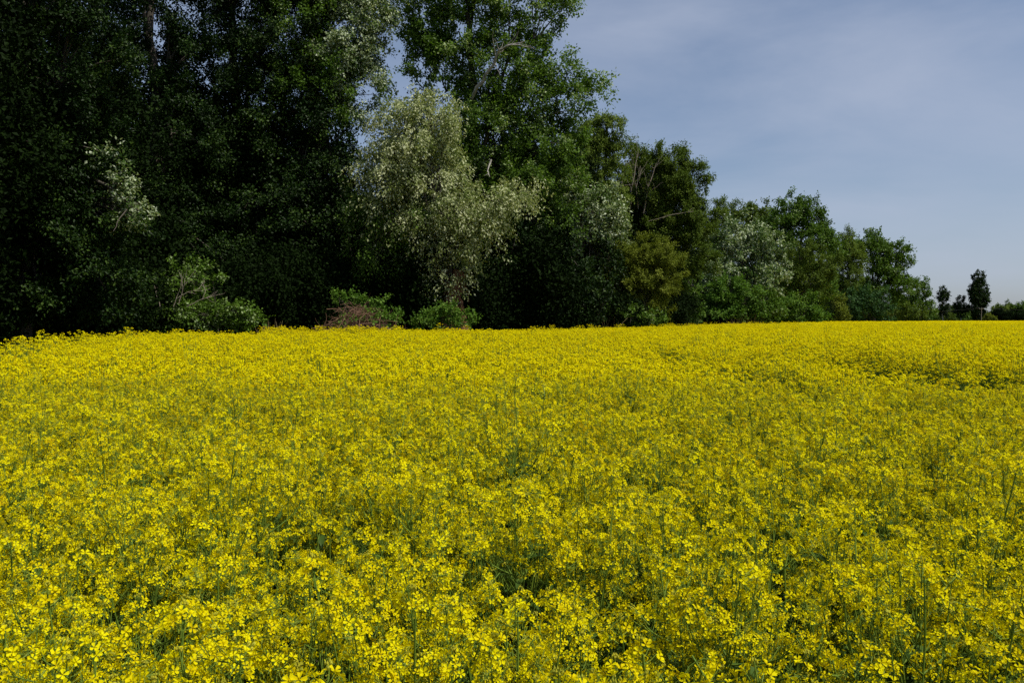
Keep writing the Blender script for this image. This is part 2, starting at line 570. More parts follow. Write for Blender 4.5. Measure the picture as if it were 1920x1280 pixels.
r_, b_, _ = tree('silver_willow_tree', 'silvery grey-green drooping tree with a torn reddish trunk, in front of the tall poplar', 'tree', 852, 37.5,
     [(770, 250, 78, 66), (700, 350, 40, 26, -.3, .6), (742, 215, 40, 40, 0, .8), (830, 250, 36, 40, .5, .6), (800, 195, 45, 40), (722, 270, 36, 50), (745, 330, 62, 52), (815, 320, 60, 60), (700, 310, 32, 30, 0, .7), (840, 395, 72, 55, -.5), (920, 375, 66, 38, -.8), (972, 365, 36, 26, -.8),
      (850, 450, 60, 42, -.6, .8), (905, 412, 50, 28, -.8, .8), (848, 512, 40, 32, -.6, .6), (722, 400, 40, 40, -.2, .4), (795, 430, 50, 40, -.3, .45)],
     'silver', lpx=5.3, lai=3.4, seed=16, trunk_r=.3, trunk_top=(800, 230), droop=.55, narrow=.5, limbs=8, cl_px=24, twig=1.35, spread=1.3, tone_bias=.12,
     extra=[('shade_tinted_crown', [(765, 410, 60, 45, .3, .7), (700, 400, 50, 50, .3, .5), (765, 475, 65, 45, .3, .5), (690, 470, 40, 50, .3, .4)], 'midgreen', dict(lai=3.2))])  # lower left leaves coloured darker to paint the shade there
ta = Acc()                                                      # the torn stump of the trunk, broad at the foot
rr = np.random.default_rng(5)
p = np.array([at(852, 606, 37.2), at(849, 580, 37.2), at(846, 560, 37.15), at(852, 535, 37.2), at(862, 510, 37.3)])
p[0][2] = ground_z(p[0][0], p[0][1]) - .1
t5 = np.linspace(0, 4, 14)
tube(ta, np.stack([np.interp(t5, np.arange(5), p[:, i]) for i in range(3)], 1), np.interp(t5, [0, 1, 2, 3, 4], [.85, .62, .5, .42, .3]) * rr.uniform(.86, 1.15, 14), 14)
for k in range(9):
    a = rr.uniform(0, 6.28)
    q0 = p[int(rr.integers(1, 4))] + np.array([math.cos(a), math.sin(a), 0]) * .42
    tube(ta, bez(q0, q0 + [math.cos(a) * .15, math.sin(a) * .15, .3], q0 + [math.cos(a) * .25, math.sin(a) * .2, rr.uniform(-.8, .7)], 4), [.09, .07, .05, .015], 4)
o = local(ta, b_).obj('torn_stump', M['red_bark'], r_, True)
o['label'] = 'broad torn reddish foot of the trunk'
tree('young_poplar_tree', 'small silvery poplar whose pale crown juts out right of the tall poplar', 'tree', 1095, 47,
     [(1120, 385, 48, 34), (1150, 408, 28, 22), (1085, 370, 30, 30), (1112, 430, 50, 28, 0, .8), (1165, 395, 14, 16)], 'silverpoplar', lpx=5.5, lai=3.8, seed=17, trunk_r=.16, cl_px=18, tone_bias=.2,
     extra=[('shade_tinted_crown', [(1080, 490, 60, 55), (1120, 500, 50, 50)], 'dark', dict(lai=3.5))])  # shade below the pale crown painted with darker leaves
r_, b_, _ = tree('tall_willow_tree', 'yellowish green willow standing behind, right of the tall poplar', 'tree', 1095, 58,
     [(1105, 255, 40, 42), (1140, 238, 30, 22), (1160, 255, 14, 14), (1075, 290, 40, 50), (1120, 310, 45, 42), (1148, 290, 22, 22), (1090, 380, 60, 60), (1140, 380, 40, 50), (1110, 470, 70, 60)],
     'willow', lpx=4.6, lai=6.6, seed=18, trunk_r=.3, narrow=.4, cl_px=18, droop=.35)
r_, b_, _ = tree('spreading_willow_tree', 'wide olive green tree with bare white dead branches on its left side', 'tree', 1175, 63,
     [(1225, 320, 52, 42), (1212, 360, 40, 40, -.6), (1250, 345, 45, 35, -.4), (1265, 312, 26, 32), (1290, 335, 34, 28), (1318, 345, 15, 14), (1185, 300, 28, 24), (1255, 375, 60, 50), (1205, 390, 50, 50), (1290, 410, 42, 50), (1240, 440, 60, 45), (1280, 480, 55, 50), (1180, 450, 40, 40)],
     'olive', lpx=4.4, lai=6.6, seed=19, trunk_r=.2, narrow=.42, cl_px=17, trunk_top=(1225, 350), stems=3)
for k, (x0, y0, x1, y1, x2, y2) in enumerate([(1172, 395, 1165, 350, 1176, 300), (1180, 400, 1186, 340, 1196, 283), (1196, 390, 1193, 350, 1204, 315), (1160, 400, 1150, 370, 1156, 340), (1206, 400, 1216, 350, 1232, 305), (1216, 415, 1250, 405, 1300, 395)]):
    bare_branch(r_, b_, 'dead_branch', [at(x0, y0, 61.2), at(x1, y1, 60.6), at(x2, y2, 60.6)], .026 if k == 5 else .06, .012, 'dead_wood', 40 + k, 4 if k == 5 else 10, None, .22 if k == 5 else .4)
tree('sallow_bush', 'rounded yellow-olive bushy sallow at the field edge, under the wide olive tree', 'bush', 1200, 54,
     [(1200, 480, 48, 34), (1155, 498, 40, 34), (1240, 485, 42, 38), (1225, 530, 52, 42), (1165, 540, 42, 36), (1262, 520, 24, 36), (1200, 570, 55, 30, 0, .7)],
     'sallow', lpx=4.0, lai=6, seed=20, trunk_r=.1, narrow=.4, cl_px=14, stems=3, limbs=4)

# ---- trees further right along the edge of the wood
tree('silver_poplar_tree', 'round silvery white poplar halfway along the right part of the wood', 'tree', 1392, 98,
     [(1392, 438, 48, 32), (1348, 470, 34, 36), (1432, 462, 36, 36), (1388, 492, 50, 42), (1446, 505, 28, 38), (1340, 520, 32, 36), (1465, 520, 12, 14), (1420, 540, 40, 35, 0, .8), (1446, 535, 26, 30, -3), (1345, 520, 30, 30, -3)],
     'silverpoplar', lpx=5, lai=5.2, seed=21, cl_px=15, tone_bias=.12)
tree('bright_shrub', 'bright green shrub at the field edge in front of the round silvery poplar', 'shrub', 1370, 92,
     [(1368, 545, 36, 28), (1335, 572, 36, 26), (1310, 590, 26, 14), (1400, 565, 34, 30), (1370, 588, 60, 16)], 'green', lpx=4.6, lai=5.2, seed=22, trunk_r=.07, cl_px=13, stems=3, limbs=3)
tree('dark_shrub', 'dark green shrub at the field edge, right of the bright green shrub', 'shrub', 1425, 93,
     [(1425, 570, 36, 32), (1450, 588, 26, 16), (1395, 590, 26, 14)], 'midgreen', lpx=4.4, lai=5.2, seed=23, trunk_r=.06, cl_px=13, stems=2, limbs=3)
tree('pale_willow_tree', 'light olive willow with a soft top behind the round silvery poplar', 'tree', 1335, 116,
     [(1330, 415, 34, 32), (1358, 395, 24, 18), (1312, 430, 30, 45), (1345, 450, 40, 45), (1310, 510, 40, 50)], 'willow', lpx=3.8, lai=5, seed=24, narrow=.4, cl_px=13, droop=.2)
tree('low_maple_tree', 'dull green tree in the dip of the tree line left of the dark domed oak', 'tree', 1410, 130,
     [(1400, 405, 30, 20), (1432, 402, 30, 22), (1415, 430, 40, 35), (1380, 400, 18, 14)], 'olive', lpx=3.8, lai=5, seed=25, cl_px=13)
tree('domed_oak_tree', 'dark green domed tree, highest in the right part of the wood', 'tree', 1490, 116,
     [(1480, 395, 36, 24), (1510, 388, 16, 16), (1465, 420, 46, 36), (1530, 425, 34, 30), (1560, 440, 14, 24), (1500, 450, 56, 45), (1545, 480, 36, 45), (1510, 530, 56, 55)], 'midgreen', lpx=4.2, lai=5.2, seed=26, cl_px=15, up=.5)
tree('brown_willow_tree', 'brownish olive tree filling the front below the dark domed tree', 'tree', 1500, 108,
     [(1500, 475, 30, 26), (1485, 515, 32, 32), (1520, 520, 36, 36), (1550, 500, 20, 30)], 'olive', lpx=3.6, lai=5, seed=27, narrow=.4, cl_px=12)
tree('edge_shrub', 'grey-green low shrub at the field edge under the brownish olive tree', 'shrub', 1490, 104,
     [(1475, 575, 26, 20), (1505, 572, 30, 24), (1530, 588, 24, 14), (1488, 590, 40, 12)], 'green', lpx=4, lai=5.2, seed=28, trunk_r=.06, cl_px=12, stems=2, limbs=3)
tree('thin_willow_tree', 'thin greyish willow top between the dark dome and the notched dark tree', 'tree', 1590, 165,
     [(1590, 447, 16, 17), (1600, 480, 20, 28), (1582, 470, 22, 28), (1590, 510, 30, 40), (1570, 550, 25, 35)], 'willow', lpx=3.4, lai=5, seed=29, narrow=.45, cl_px=10)
tree('notched_oak_tree', 'dark tree at the wood\'s right end, a ragged leafy arm against the sky', 'tree', 1640, 172,
     [(1632, 452, 26, 14), (1660, 455, 28, 16), (1688, 472, 14, 16), (1698, 492, 12, 8, 0, .7), (1640, 480, 44, 30), (1670, 500, 34, 30), (1612, 480, 22, 28), (1650, 535, 48, 40), (1692, 545, 24, 30), (1610, 550, 34, 40)], 'midgreen', lpx=3.8, lai=5, seed=30, cl_px=12)
tree('blue_green_shrub', 'blue-green feathery shrub in front of the ragged dark tree', 'shrub', 1630, 158,
     [(1610, 560, 24, 26), (1640, 565, 28, 24), (1660, 582, 24, 16), (1600, 588, 30, 12)], 'teal', lpx=4, lai=5, seed=31, trunk_r=.07, cl_px=11, stems=2, limbs=3)
tree('round_olive_bush', 'round olive bush at the field edge left of the blue-green shrub', 'bush', 1568, 150,
     [(1565, 572, 24, 24), (1545, 585, 20, 14), (1575, 592, 24, 10)], 'sallow', lpx=3.4, lai=5, seed=32, trunk_r=.07, cl_px=9, stems=2, limbs=3, tone_bias=-.2)
tree('end_bush', 'two-humped olive bush where the wood ends at the right', 'bush', 1700, 190,
     [(1690, 582, 18, 16), (1715, 588, 18, 14), (1670, 592, 20, 9)], 'olive', lpx=3.2, lai=5, seed=33, trunk_r=.07, cl_px=8, stems=2, limbs=3)
tree('spiked_tree', 'small dark tree with a spike at its top, at the very end of the wood', 'tree', 1722, 225,
     [(1718, 540, 13, 16), (1733, 548, 10, 16), (1737, 527, 3.5, 9), (1724, 568, 22, 20), (1742, 580, 14, 16), (1705, 560, 12, 18)], 'midgreen', lpx=3, lai=5, seed=34, cl_px=7)

# ---- far trees standing alone
tree('lone_poplar_tree', 'small columnar tree on two pale stems, left of the three lone trees', 'tree', 1768, 300,
     [(1768, 566, 7.5, 19), (1767, 549, 4.5, 11), (1772, 558, 4, 14), (1766, 580, 7, 11), (1769, 588, 6, 7)], 'dark', lpx=2.6, lai=9, seed=35, cl_px=5, bark='pale_bark', trunk_r=.2, stems=2, limbs=2, trunk_top=(1768, 575))
tree('lone_bushy_tree', 'small bushy tree with a knobbed top, between the two columnar lone trees', 'tree', 1802, 305,
     [(1802, 575, 11, 10), (1801, 561, 4.5, 7), (1793, 580, 8, 8), (1811, 578, 7, 8), (1802, 588, 9, 7)], 'dark', lpx=2.6, lai=9, seed=36, cl_px=5, bark='pale_bark', trunk_r=.18, limbs=2)
tree('tall_lone_poplar_tree', 'tall dark twin-crowned columnar poplar standing alone near the right edge', 'tree', 1834, 300,
     [(1831, 545, 9, 29), (1832, 520, 4.5, 14), (1827, 552, 5, 22), (1838, 524, 3, 12), (1845, 542, 5.5, 25), (1845, 521, 2.5, 9), (1848, 562, 4, 12), (1834, 574, 10, 15), (1833, 586, 8, 12), (1831, 560, 9, 20), (1833, 592, 8, 9), (1844, 578, 4, 10)], 'dark', lpx=2.8, lai=9, seed=37, cl_px=5, trunk_r=.25, limbs=3)
k = 0
for px, top, w, Y, mt, lab in [(1752, 580, 12, 330, 'midgreen', 'low dark tree left of the columnar tree on two pale stems'),
                               (1786, 575, 11, 335, 'olive', 'dull green tree between the two smaller lone trees'),
                               (1818, 584, 11, 335, 'midgreen', 'low dark tree just left of the tall twin-crowned poplar'),
                               (1872, 573, 15, 380, 'willow', 'rounded olive tree at the left end of the far wood'),
                               (1893, 569, 15, 390, 'olive', 'rounded tree in the middle of the far wood'),
                               (1914, 566, 16, 385, 'midgreen', 'dark rounded tree cut by the right edge of the picture'),
                               (1940, 560, 20, 385, 'olive', 'tree of the far wood just beyond the right edge')]:
    k += 1
    hh = (600 - top)
    tree('far_tree', lab, 'tree', px, Y, [(px, top + hh * .32, w * .8, hh * .34), (px - w * .4, top + hh * .6, w * .8, hh * .4), (px + w * .45, top + hh * .55, w * .8, hh * .4), (px, top + hh * .8, w * 1.1, hh * .25)],
         mt, lpx=2.6, lai=7, seed=60 + k, cl_px=5, trunk_r=.3, limbs=2)
for px, w, mt, lab in [(1850, 16, 'sallow', 'low yellowish bush at the foot of the tall twin-crowned poplar'), (1775, 22, 'olive', 'low dark bush behind the pale stems of the columnar tree'), (1740, 18, 'midgreen', 'low dark bush right of the spiked tree'), (1812, 18, 'midgreen', 'low dark bush at the foot of the small bushy lone tree')]:
    k += 1
    tree('low_bush', lab, 'bush', px, 325, [(px - w * .4, 595, w * .6, 7), (px + w * .4, 595.5, w * .6, 6.5)], mt, lpx=2.4, lai=7, seed=60 + k, cl_px=4, trunk_r=.06, limbs=2)

# ------------------------------------------------------------------ the wood behind the front row
def shade_tree_source(seed, hgt, wid):
    r = np.random.default_rng(seed)
    acc = Acc()
    n = 26000
    d = rand_unit(r, 70)
    cc = np.array([0, 0, hgt * .55]) + d * (.35 + .65 * r.random((70, 1))) * np.array([wid, wid, hgt * .47])
    ci = r.integers(0, 70, n)
    pos = cc[ci] + r.normal(size=(n, 3)) * wid * .15
    pos[:, 2] = np.maximum(pos[:, 2], .1)
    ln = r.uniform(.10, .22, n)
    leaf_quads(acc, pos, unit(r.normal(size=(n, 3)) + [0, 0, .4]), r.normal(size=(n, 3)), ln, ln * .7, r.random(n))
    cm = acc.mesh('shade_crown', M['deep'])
    ta = Acc()
    tube(ta, wobble(bez([0, 0, -.1], [r.normal() * .4, r.normal() * .4, hgt * .4], [0, 0, hgt * .85], 9), .06, r), np.linspace(.26, .06, 9), 7)
    return cm, ta.mesh('shade_trunk', M['bark'], True)


srcs = [shade_tree_source(70, 14, 3.6), shade_tree_source(71, 11, 3.4), shade_tree_source(72, 16, 3.2)]
bush = [shade_tree_source(80, 4.0, 2.4), shade_tree_source(81, 5.2, 2.6), shade_tree_source(82, 3.0, 2.2)]


def clone(name, label, cat, src, x, y, s, rot, group):
    root = thing(name, label, cat, (x, y, float(ground_z(x, y))), group)
    root.rotation_euler = (0, 0, rot)
    root.scale = (s, s, s)
    link(bpy.data.objects.new('crown', src[0]), root)
    link(bpy.data.objects.new('trunk', src[1]), root)


rr = np.random.default_rng(90)
EDGE = [(-700, 8), (-300, 9), (0, 13), (100, 19), (270, 27), (600, 33), (900, 34), (1100, 42), (1250, 60), (1400, 95), (1500, 160), (1560, 250), (1650, 290), (4000, 290)]
ex, ey = np.array([e[0] for e in EDGE]), np.array([e[1] for e in EDGE])


def edge_y(px):
    return np.interp(px, ex, ey)


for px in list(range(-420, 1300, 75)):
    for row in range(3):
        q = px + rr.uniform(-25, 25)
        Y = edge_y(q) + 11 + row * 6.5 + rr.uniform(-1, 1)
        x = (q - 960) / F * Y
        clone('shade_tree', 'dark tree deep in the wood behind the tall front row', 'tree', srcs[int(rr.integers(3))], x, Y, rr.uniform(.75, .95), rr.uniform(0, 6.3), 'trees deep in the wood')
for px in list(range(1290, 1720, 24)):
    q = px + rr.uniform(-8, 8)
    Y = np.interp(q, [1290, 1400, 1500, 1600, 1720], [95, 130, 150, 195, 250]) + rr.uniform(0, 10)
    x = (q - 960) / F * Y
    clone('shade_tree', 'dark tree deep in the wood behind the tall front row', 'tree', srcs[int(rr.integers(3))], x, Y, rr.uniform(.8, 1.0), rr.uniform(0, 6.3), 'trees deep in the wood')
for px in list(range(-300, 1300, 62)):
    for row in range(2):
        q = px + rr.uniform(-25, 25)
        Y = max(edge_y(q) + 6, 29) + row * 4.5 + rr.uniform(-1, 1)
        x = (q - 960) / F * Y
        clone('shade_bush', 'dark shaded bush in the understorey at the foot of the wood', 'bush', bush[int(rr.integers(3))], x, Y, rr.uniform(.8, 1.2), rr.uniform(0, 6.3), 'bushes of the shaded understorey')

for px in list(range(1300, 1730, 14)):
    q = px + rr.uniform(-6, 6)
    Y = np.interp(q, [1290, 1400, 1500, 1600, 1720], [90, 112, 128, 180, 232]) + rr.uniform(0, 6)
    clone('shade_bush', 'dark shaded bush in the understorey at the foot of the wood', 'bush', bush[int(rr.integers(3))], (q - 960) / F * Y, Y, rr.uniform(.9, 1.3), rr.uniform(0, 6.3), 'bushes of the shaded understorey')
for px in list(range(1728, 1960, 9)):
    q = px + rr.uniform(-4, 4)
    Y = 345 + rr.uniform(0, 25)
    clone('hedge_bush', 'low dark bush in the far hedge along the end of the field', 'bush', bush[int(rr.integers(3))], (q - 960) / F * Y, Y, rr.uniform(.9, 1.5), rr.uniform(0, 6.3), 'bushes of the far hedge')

# ------------------------------------------------------------------ shrubs and dead wood at the field edge
r_, b_, _ = tree('elder_shrub', 'sunlit green shrub with dead grey twigs sticking out of its top', 'shrub', 375, 31,
     [(340, 560, 45, 40), (370, 520, 46, 28, .5, .8), (325, 590, 50, 25, -.4), (390, 590, 55, 28, -.5), (440, 585, 42, 24, -.3), (475, 598, 24, 16), (318, 520, 22, 28, 0, .8)], 'midgreen', lpx=6, lai=4.2, seed=41, trunk_r=.028, cl_px=17, stems=3, limbs=4, tone_bias=.1)
for k, pts in enumerate([[(300, 575), (292, 545), (287, 512)], [(335, 570), (345, 535), (368, 505)], [(330, 560), (352, 548), (392, 535)], [(350, 575), (378, 560), (412, 552)], [(325, 575), (338, 540), (342, 520)], [(380, 560), (385, 545), (380, 530)]]):
    bare_branch(r_, b_, 'dead_twig', [at(x, y, 29.7) for x, y in pts], .013, .006, 'dead_wood', 140 + k, 4, None, .4)
r_, b_, _ = tree('bramble_bush', 'bramble with green leaves growing over and behind the brown twig heap', 'bush', 680, 34.2,
     [(640, 558, 28, 11), (700, 568, 36, 14, 0, .9), (735, 585, 24, 16), (665, 560, 18, 8), (725, 600, 20, 12, -.9, .6), (648, 600, 26, 9, -1.4, .4), (700, 592, 26, 12, -1.4, .3)], 'green', lpx=5.5, lai=3.4, seed=42, trunk_r=.03, cl_px=11, stems=4, limbs=3)
# the heap of dead twigs: every twig its own part, ten twig shapes shared
hb = at(672, 600, 33.4)
hb[2] = ground_z(hb[0], hb[1])
heap = thing('twig_heap', 'heap of brown dead twigs and cut branches at the field edge', 'twig heap', hb)
tw = []
for k in range(10):
    r = np.random.default_rng(200 + k)
    a = Acc()
    q = bez([-.9, 0, 0], [r.normal() * .3, r.normal() * .2, .55 + r.random() * .4], [.9, r.normal() * .3, -.1], 8)
    tube(a, wobble(q, .02, r), np.linspace(.015, .005, 8), 5)
    for j in range(2):
        i = r.integers(2, 6)
        e = q[i] + r.normal(size=3) * .35
        tube(a, bez(q[i], (q[i] + e) / 2 + r.normal(size=3) * .06, e, 4), np.linspace(.011, .004, 4), 4)
    tw.append(a.mesh('twig', M['twig'], True))
r = np.random.default_rng(210)
for k in range(280):
    u = r.normal() * .95
    u = np.clip(u, -1.75, 1.75)
    hmax = 1.5 * math.exp(-(u / 1.3) ** 2) + .2
    o = bpy.data.objects.new('twig', tw[k % 10])
    o.location = (u, r.normal() * .45, .25 + hmax * r.random() ** .6 * 1.0)
    o.rotation_euler = (r.normal() * .5, r.normal() * .35, r.uniform(0, 6.3))
    s = r.uniform(.55, 1.05)
    o.scale = (s, s, s)
    link(o, heap)
tree('hazel_bush', 'low bright green bush at the foot of the torn reddish trunk', 'bush', 832, 34.6,
     [(835, 590, 42, 16), (805, 602, 30, 14), (865, 600, 26, 16), (848, 580, 22, 10), (790, 608, 20, 9)], 'green', lpx=5.5, lai=4, seed=43, trunk_r=.03, cl_px=12, stems=3, limbs=3, tone_bias=.12)
tree('nettle_bush', 'dim green bush below the yellow-olive sallow, beside tan dead stalks', 'bush', 1180, 51,
     [(1150, 592, 28, 16), (1185, 590, 30, 18), (1220, 595, 24, 14)], 'midgreen', lpx=4.6, lai=3.4, seed=44, trunk_r=.03, cl_px=11, stems=3, limbs=3)
tree('ivy_bush', 'dark green bush in the shade left of the dim bush under the sallow', 'bush', 1105, 45,
     [(1095, 575, 40, 30), (1130, 560, 24, 30)], 'dark', lpx=5.2, lai=3.6, seed=45, trunk_r=.03, cl_px=14, stems=3, limbs=3)
tree('shade_shrub', 'dim leafy shrub in deep shade left of the shrub with dead twigs', 'shrub', 220, 29,
     [(220, 540, 70, 50), (160, 570, 60, 40)], 'dark', lpx=6, lai=3.4, seed=46, trunk_r=.05, cl_px=20, stems=3, limbs=3)
tree('corner_shrub', 'grey-green shrub at the field edge left of the bright green shrub', 'shrub', 1285, 80,
     [(1290, 520, 22, 40), (1275, 560, 24, 34), (1300, 585, 22, 18)], 'midgreen', lpx=4.4, lai=3.8, seed=47, trunk_r=.06, cl_px=13, stems=2, limbs=3)

for k, (px, Y, n, h, lab) in enumerate([(1140, 48.5, 16, 1.9, 'tan dead stalks standing in front of the dim bush'),
                                        (1275, 72, 60, 1.9, 'tuft of dry tan grass at the field edge below the grey-green shrub'),
                                        (1378, 88, 40, 2.0, 'tuft of dry tan grass in front of the bright green shrub'),
                                        (1408, 89, 24, 2.4, 'pale dead stalks in front of the dark green shrub'),
                                        (505, 33.5, 30, 1.7, 'few dark dry stems at the field edge left of the twig heap')]):
    r = np.random.default_rng(300 + k)
    b = at(px, 600, Y)
    b[2] = ground_z(b[0], b[1])
    acc = Acc()
    for j in range(n):
        p0 = np.array([r.normal() * .018 * Y * .5, r.normal() * .4, 0])
        d = np.array([r.normal() * .25, r.normal() * .25, 1]) * h * r.uniform(.6, 1)
        tube(acc, wobble(bez(p0, p0 + d * [.2, .2, .5], p0 + d, 5), .015, r), np.linspace(.02, .006, 5), 3, r.random())
    root = thing('dry_grass_tuft', lab, 'dry grass', b)
    o = acc.obj('stalks', M['dry'], root)
    o['kind'] = 'stuff'

# a strip of rough grass between the crop and the wood
r = np.random.default_rng(320)
n = 26000
px = r.uniform(-200, 1560, n)
Y = edge_y(px) + r.uniform(.2, 5.0, n)
P = np.stack([(px - 960) / F * Y, Y, np.zeros(n)], 1)
P[:, 2] = ground_z(P[:, 0], P[:, 1])
acc = Acc()
tan = unit(r.normal(size=(n, 3)) * .35 + [0, 0, 1])
ln = r.uniform(.4, 1.1, n)
leaf_quads(acc, P, rand_unit(r, n), tan, ln, ln * .07 + .01, r.random(n))
o = acc.obj('verge_grass', M['grass'])
o['kind'] = 'stuff'
o['label'] = 'rough grass strip between the yellow field and the wood'

# ------------------------------------------------------------------ overhead line far away
pole = thing('utility_pole', 'thin pale pole with a crossarm beside the tall twin-crowned poplar', 'utility pole', at(1840, 601, 292))
pole.location.z = float(ground_z(pole.location.x, pole.location.y))
a = Acc()
tube(a, [[0, 0, -.3], [0, 0, 3], [0, 0, 6.2]], [.075, .07, .06], 8)
a.obj('post', M['dead_wood'], pole, True)
a = Acc()
tube(a, [[-.9, 0, 5.8], [.9, 0, 5.8]], [.045, .045], 6)
a.obj('crossarm', M['dead_wood'], pole)
for s in (-.8, .8):
    a = Acc()
    tube(a, [[s, 0, 5.86], [s, 0, 5.95], [s, 0, 6.1]], [.05, .07, .03], 6)
    a.obj('insulator', M['pale_bark'], pole)
pl = np.array(pole.location)
wm = noise_mat('wire', [(.3, (.07, .07, .07)), (.7, (.1, .1, .1))], 2)
for s, lab in ((-.8, 'nearer of the two thin wires strung across the far trees'), (.8, 'farther of the two thin wires strung across the far trees')):
    a = Acc()
    c = pl + [s, 0, 6.1]
    e = [at(1700, 586, 290), c, at(1990, 582, 296)]
    for i in range(2):
        m_ = (e[i] + e[i + 1]) / 2 - [0, 0, .7]
        tube(a, bez(e[i], m_, e[i + 1], 14), .008, 4)
    o = a.obj('overhead_wire', wm)
    o['label'], o['category'], o['group'] = lab, 'wire', 'overhead wires'

# ------------------------------------------------------------------ rapeseed: flower, head, leaf, plant
def flower_acc(r, R_=.0095, tone=.6):
    a = Acc()
    for k in range(4):
        ang = k * math.pi / 2 + r.normal() * .12
        tilt = r.uniform(.05, .45)
        prof = np.array([(0, 0, 0), (.5, -.24, .10), (.88, -.36, .16), (1.04, 0, .05), (.88, .36, .16), (.5, .24, .10), (.55, 0, 0)])
        p = prof * R_
        x = p[:, 0] * math.cos(tilt) - p[:, 2] * math.sin(tilt)
        z = p[:, 0] * math.sin(tilt) + p[:, 2] * math.cos(tilt)
        V = np.stack([x * math.cos(ang) - p[:, 1] * math.sin(ang), x * math.sin(ang) + p[:, 1] * math.cos(ang), z], 1)
        a.add(V, [[0, 1, 2, 6], [6, 2, 3, 4], [0, 6, 4, 5]], np.clip(tone + np.array([-.22, 0, .04, .06, .04, 0, -.05]), 0, 1))
    z = R_ * .55
    w = R_ * .14
    a.add([(w, 0, .001), (-w * .5, w * .87, .001), (-w * .5, -w * .87, .001), (0, 0, z)], [[0, 1, 3], [1, 2, 3], [2, 0, 3]], .1)
    return a


def frame_matrix(pos, zdir, spin, s=1.0):
    z = Vector(zdir).normalized()
    q = z.to_track_quat('Z', 'Y').to_matrix().to_4x4()
    return Matrix.Translation(Vector(pos)) @ q @ Matrix.Rotation(spin, 4, 'Z') @ Matrix.Diagonal((s, s, s, 1))


NF = 8
rf = np.random.default_rng(400)
flowers = [flower_acc(rf, .0104 * rf.uniform(.9, 1.1), t) for t in np.linspace(.3, .85, NF)]


def head_layout(r):
    """Flowers of one raceme: (matrix, flower index); buds and pedicels go to a green part."""
    out_ = []
    ped = []
    miss = r.choice([.1, .22, .45])
    tiers = [(-.004, .034, 7, 1.2), (.008, .028, 6, .9), (.019, .018, 4, .55)]
    for z, rad, n, tl in tiers:
        off = r.uniform(0, 6.28)
        for k in range(n):
            if r.random() < miss:
                continue
            a = off + k * 6.283 / n + r.normal() * .25
            rd = rad * r.uniform(.75, 1.2)
            p = np.array([math.cos(a) * rd, math.sin(a) * rd, z + r.normal() * .004])
            t = tl * r.uniform(.6, 1.2)
            d = np.array([math.cos(a) * math.sin(t), math.sin(a) * math.sin(t), math.cos(t)])
            out_.append((frame_matrix(p, d, r.uniform(0, 6.3), r.uniform(.85, 1.12)), int(r.integers(NF))))
            ped.append((np.array([0, 0, z - .014]), p))
    return out_, ped


def head_green(r, ped):
    a = Acc()
    tube(a, [[0, 0, -.03], [0, 0, .0], [0, 0, .03]], [.0016, .0015, .001], 4, .7, 0)
    for p0, p1 in ped:
        tube(a, [p0, (p0 + p1) / 2 + [0, 0, -.003], p1], .0006, 3, .8, 0, cap=False)
    for k in range(9):
        an = r.uniform(0, 6.28)
        rd = .008 * r.random() ** .5
        c = np.array([math.cos(an) * rd, math.sin(an) * rd, .030 + r.uniform(-.004, .006)])
        h, w = .0045, .0022
        V = [c + [0, 0, h], c + [w, 0, 0], c + [0, w, 0], c + [-w, 0, 0], c + [0, -w, 0], c - [0, 0, h]]
        a.add(V, [[0, 1, 2], [0, 2, 3], [0, 3, 4], [0, 4, 1], [5, 2, 1], [5, 3, 2], [5, 4, 3], [5, 1, 4]], r.random(), 1)
    return a


NH = 9
heads = []
for k in range(NH):
    r = np.random.default_rng(420 + k)
    lay, ped = head_layout(r)
    g = head_green(r, ped)
    full = Acc()
    full.extend(g)
    pet = Acc()
    for mt, fi in lay:
        pet.extend(flowers[fi], mt)
    heads.append(dict(lay=lay, green=g, petals=pet))


def leaf_acc(r):
    a = Acc()
    n = 5
    ln = .15
    t = np.linspace(0, 1, n)
    w = np.array([.006, .022, .027, .018, .001]) * r.uniform(.8, 1.2)
    droop = r.uniform(.03, .09)
    mid = np.stack([t * ln, 0 * t, .05 * np.sin(t * 2) - droop * t * t], 1)
    lft = mid + np.stack([0 * t, w, .25 * w + r.normal(size=n) * .004], 1)
    rgt = mid + np.stack([0 * t, -w, .25 * w + r.normal(size=n) * .004], 1)
    V = np.concatenate([lft, mid, rgt])
    f = []
    for i in range(n - 1):
        f += [[i, n + i, n + i + 1, i + 1], [n + i, 2 * n + i, 2 * n + i + 1, n + i + 1]]
    a.add(V, f, r.uniform(.1, .6))
    return a


leaves = [leaf_acc(np.random.default_rng(440 + k)) for k in range(4)]


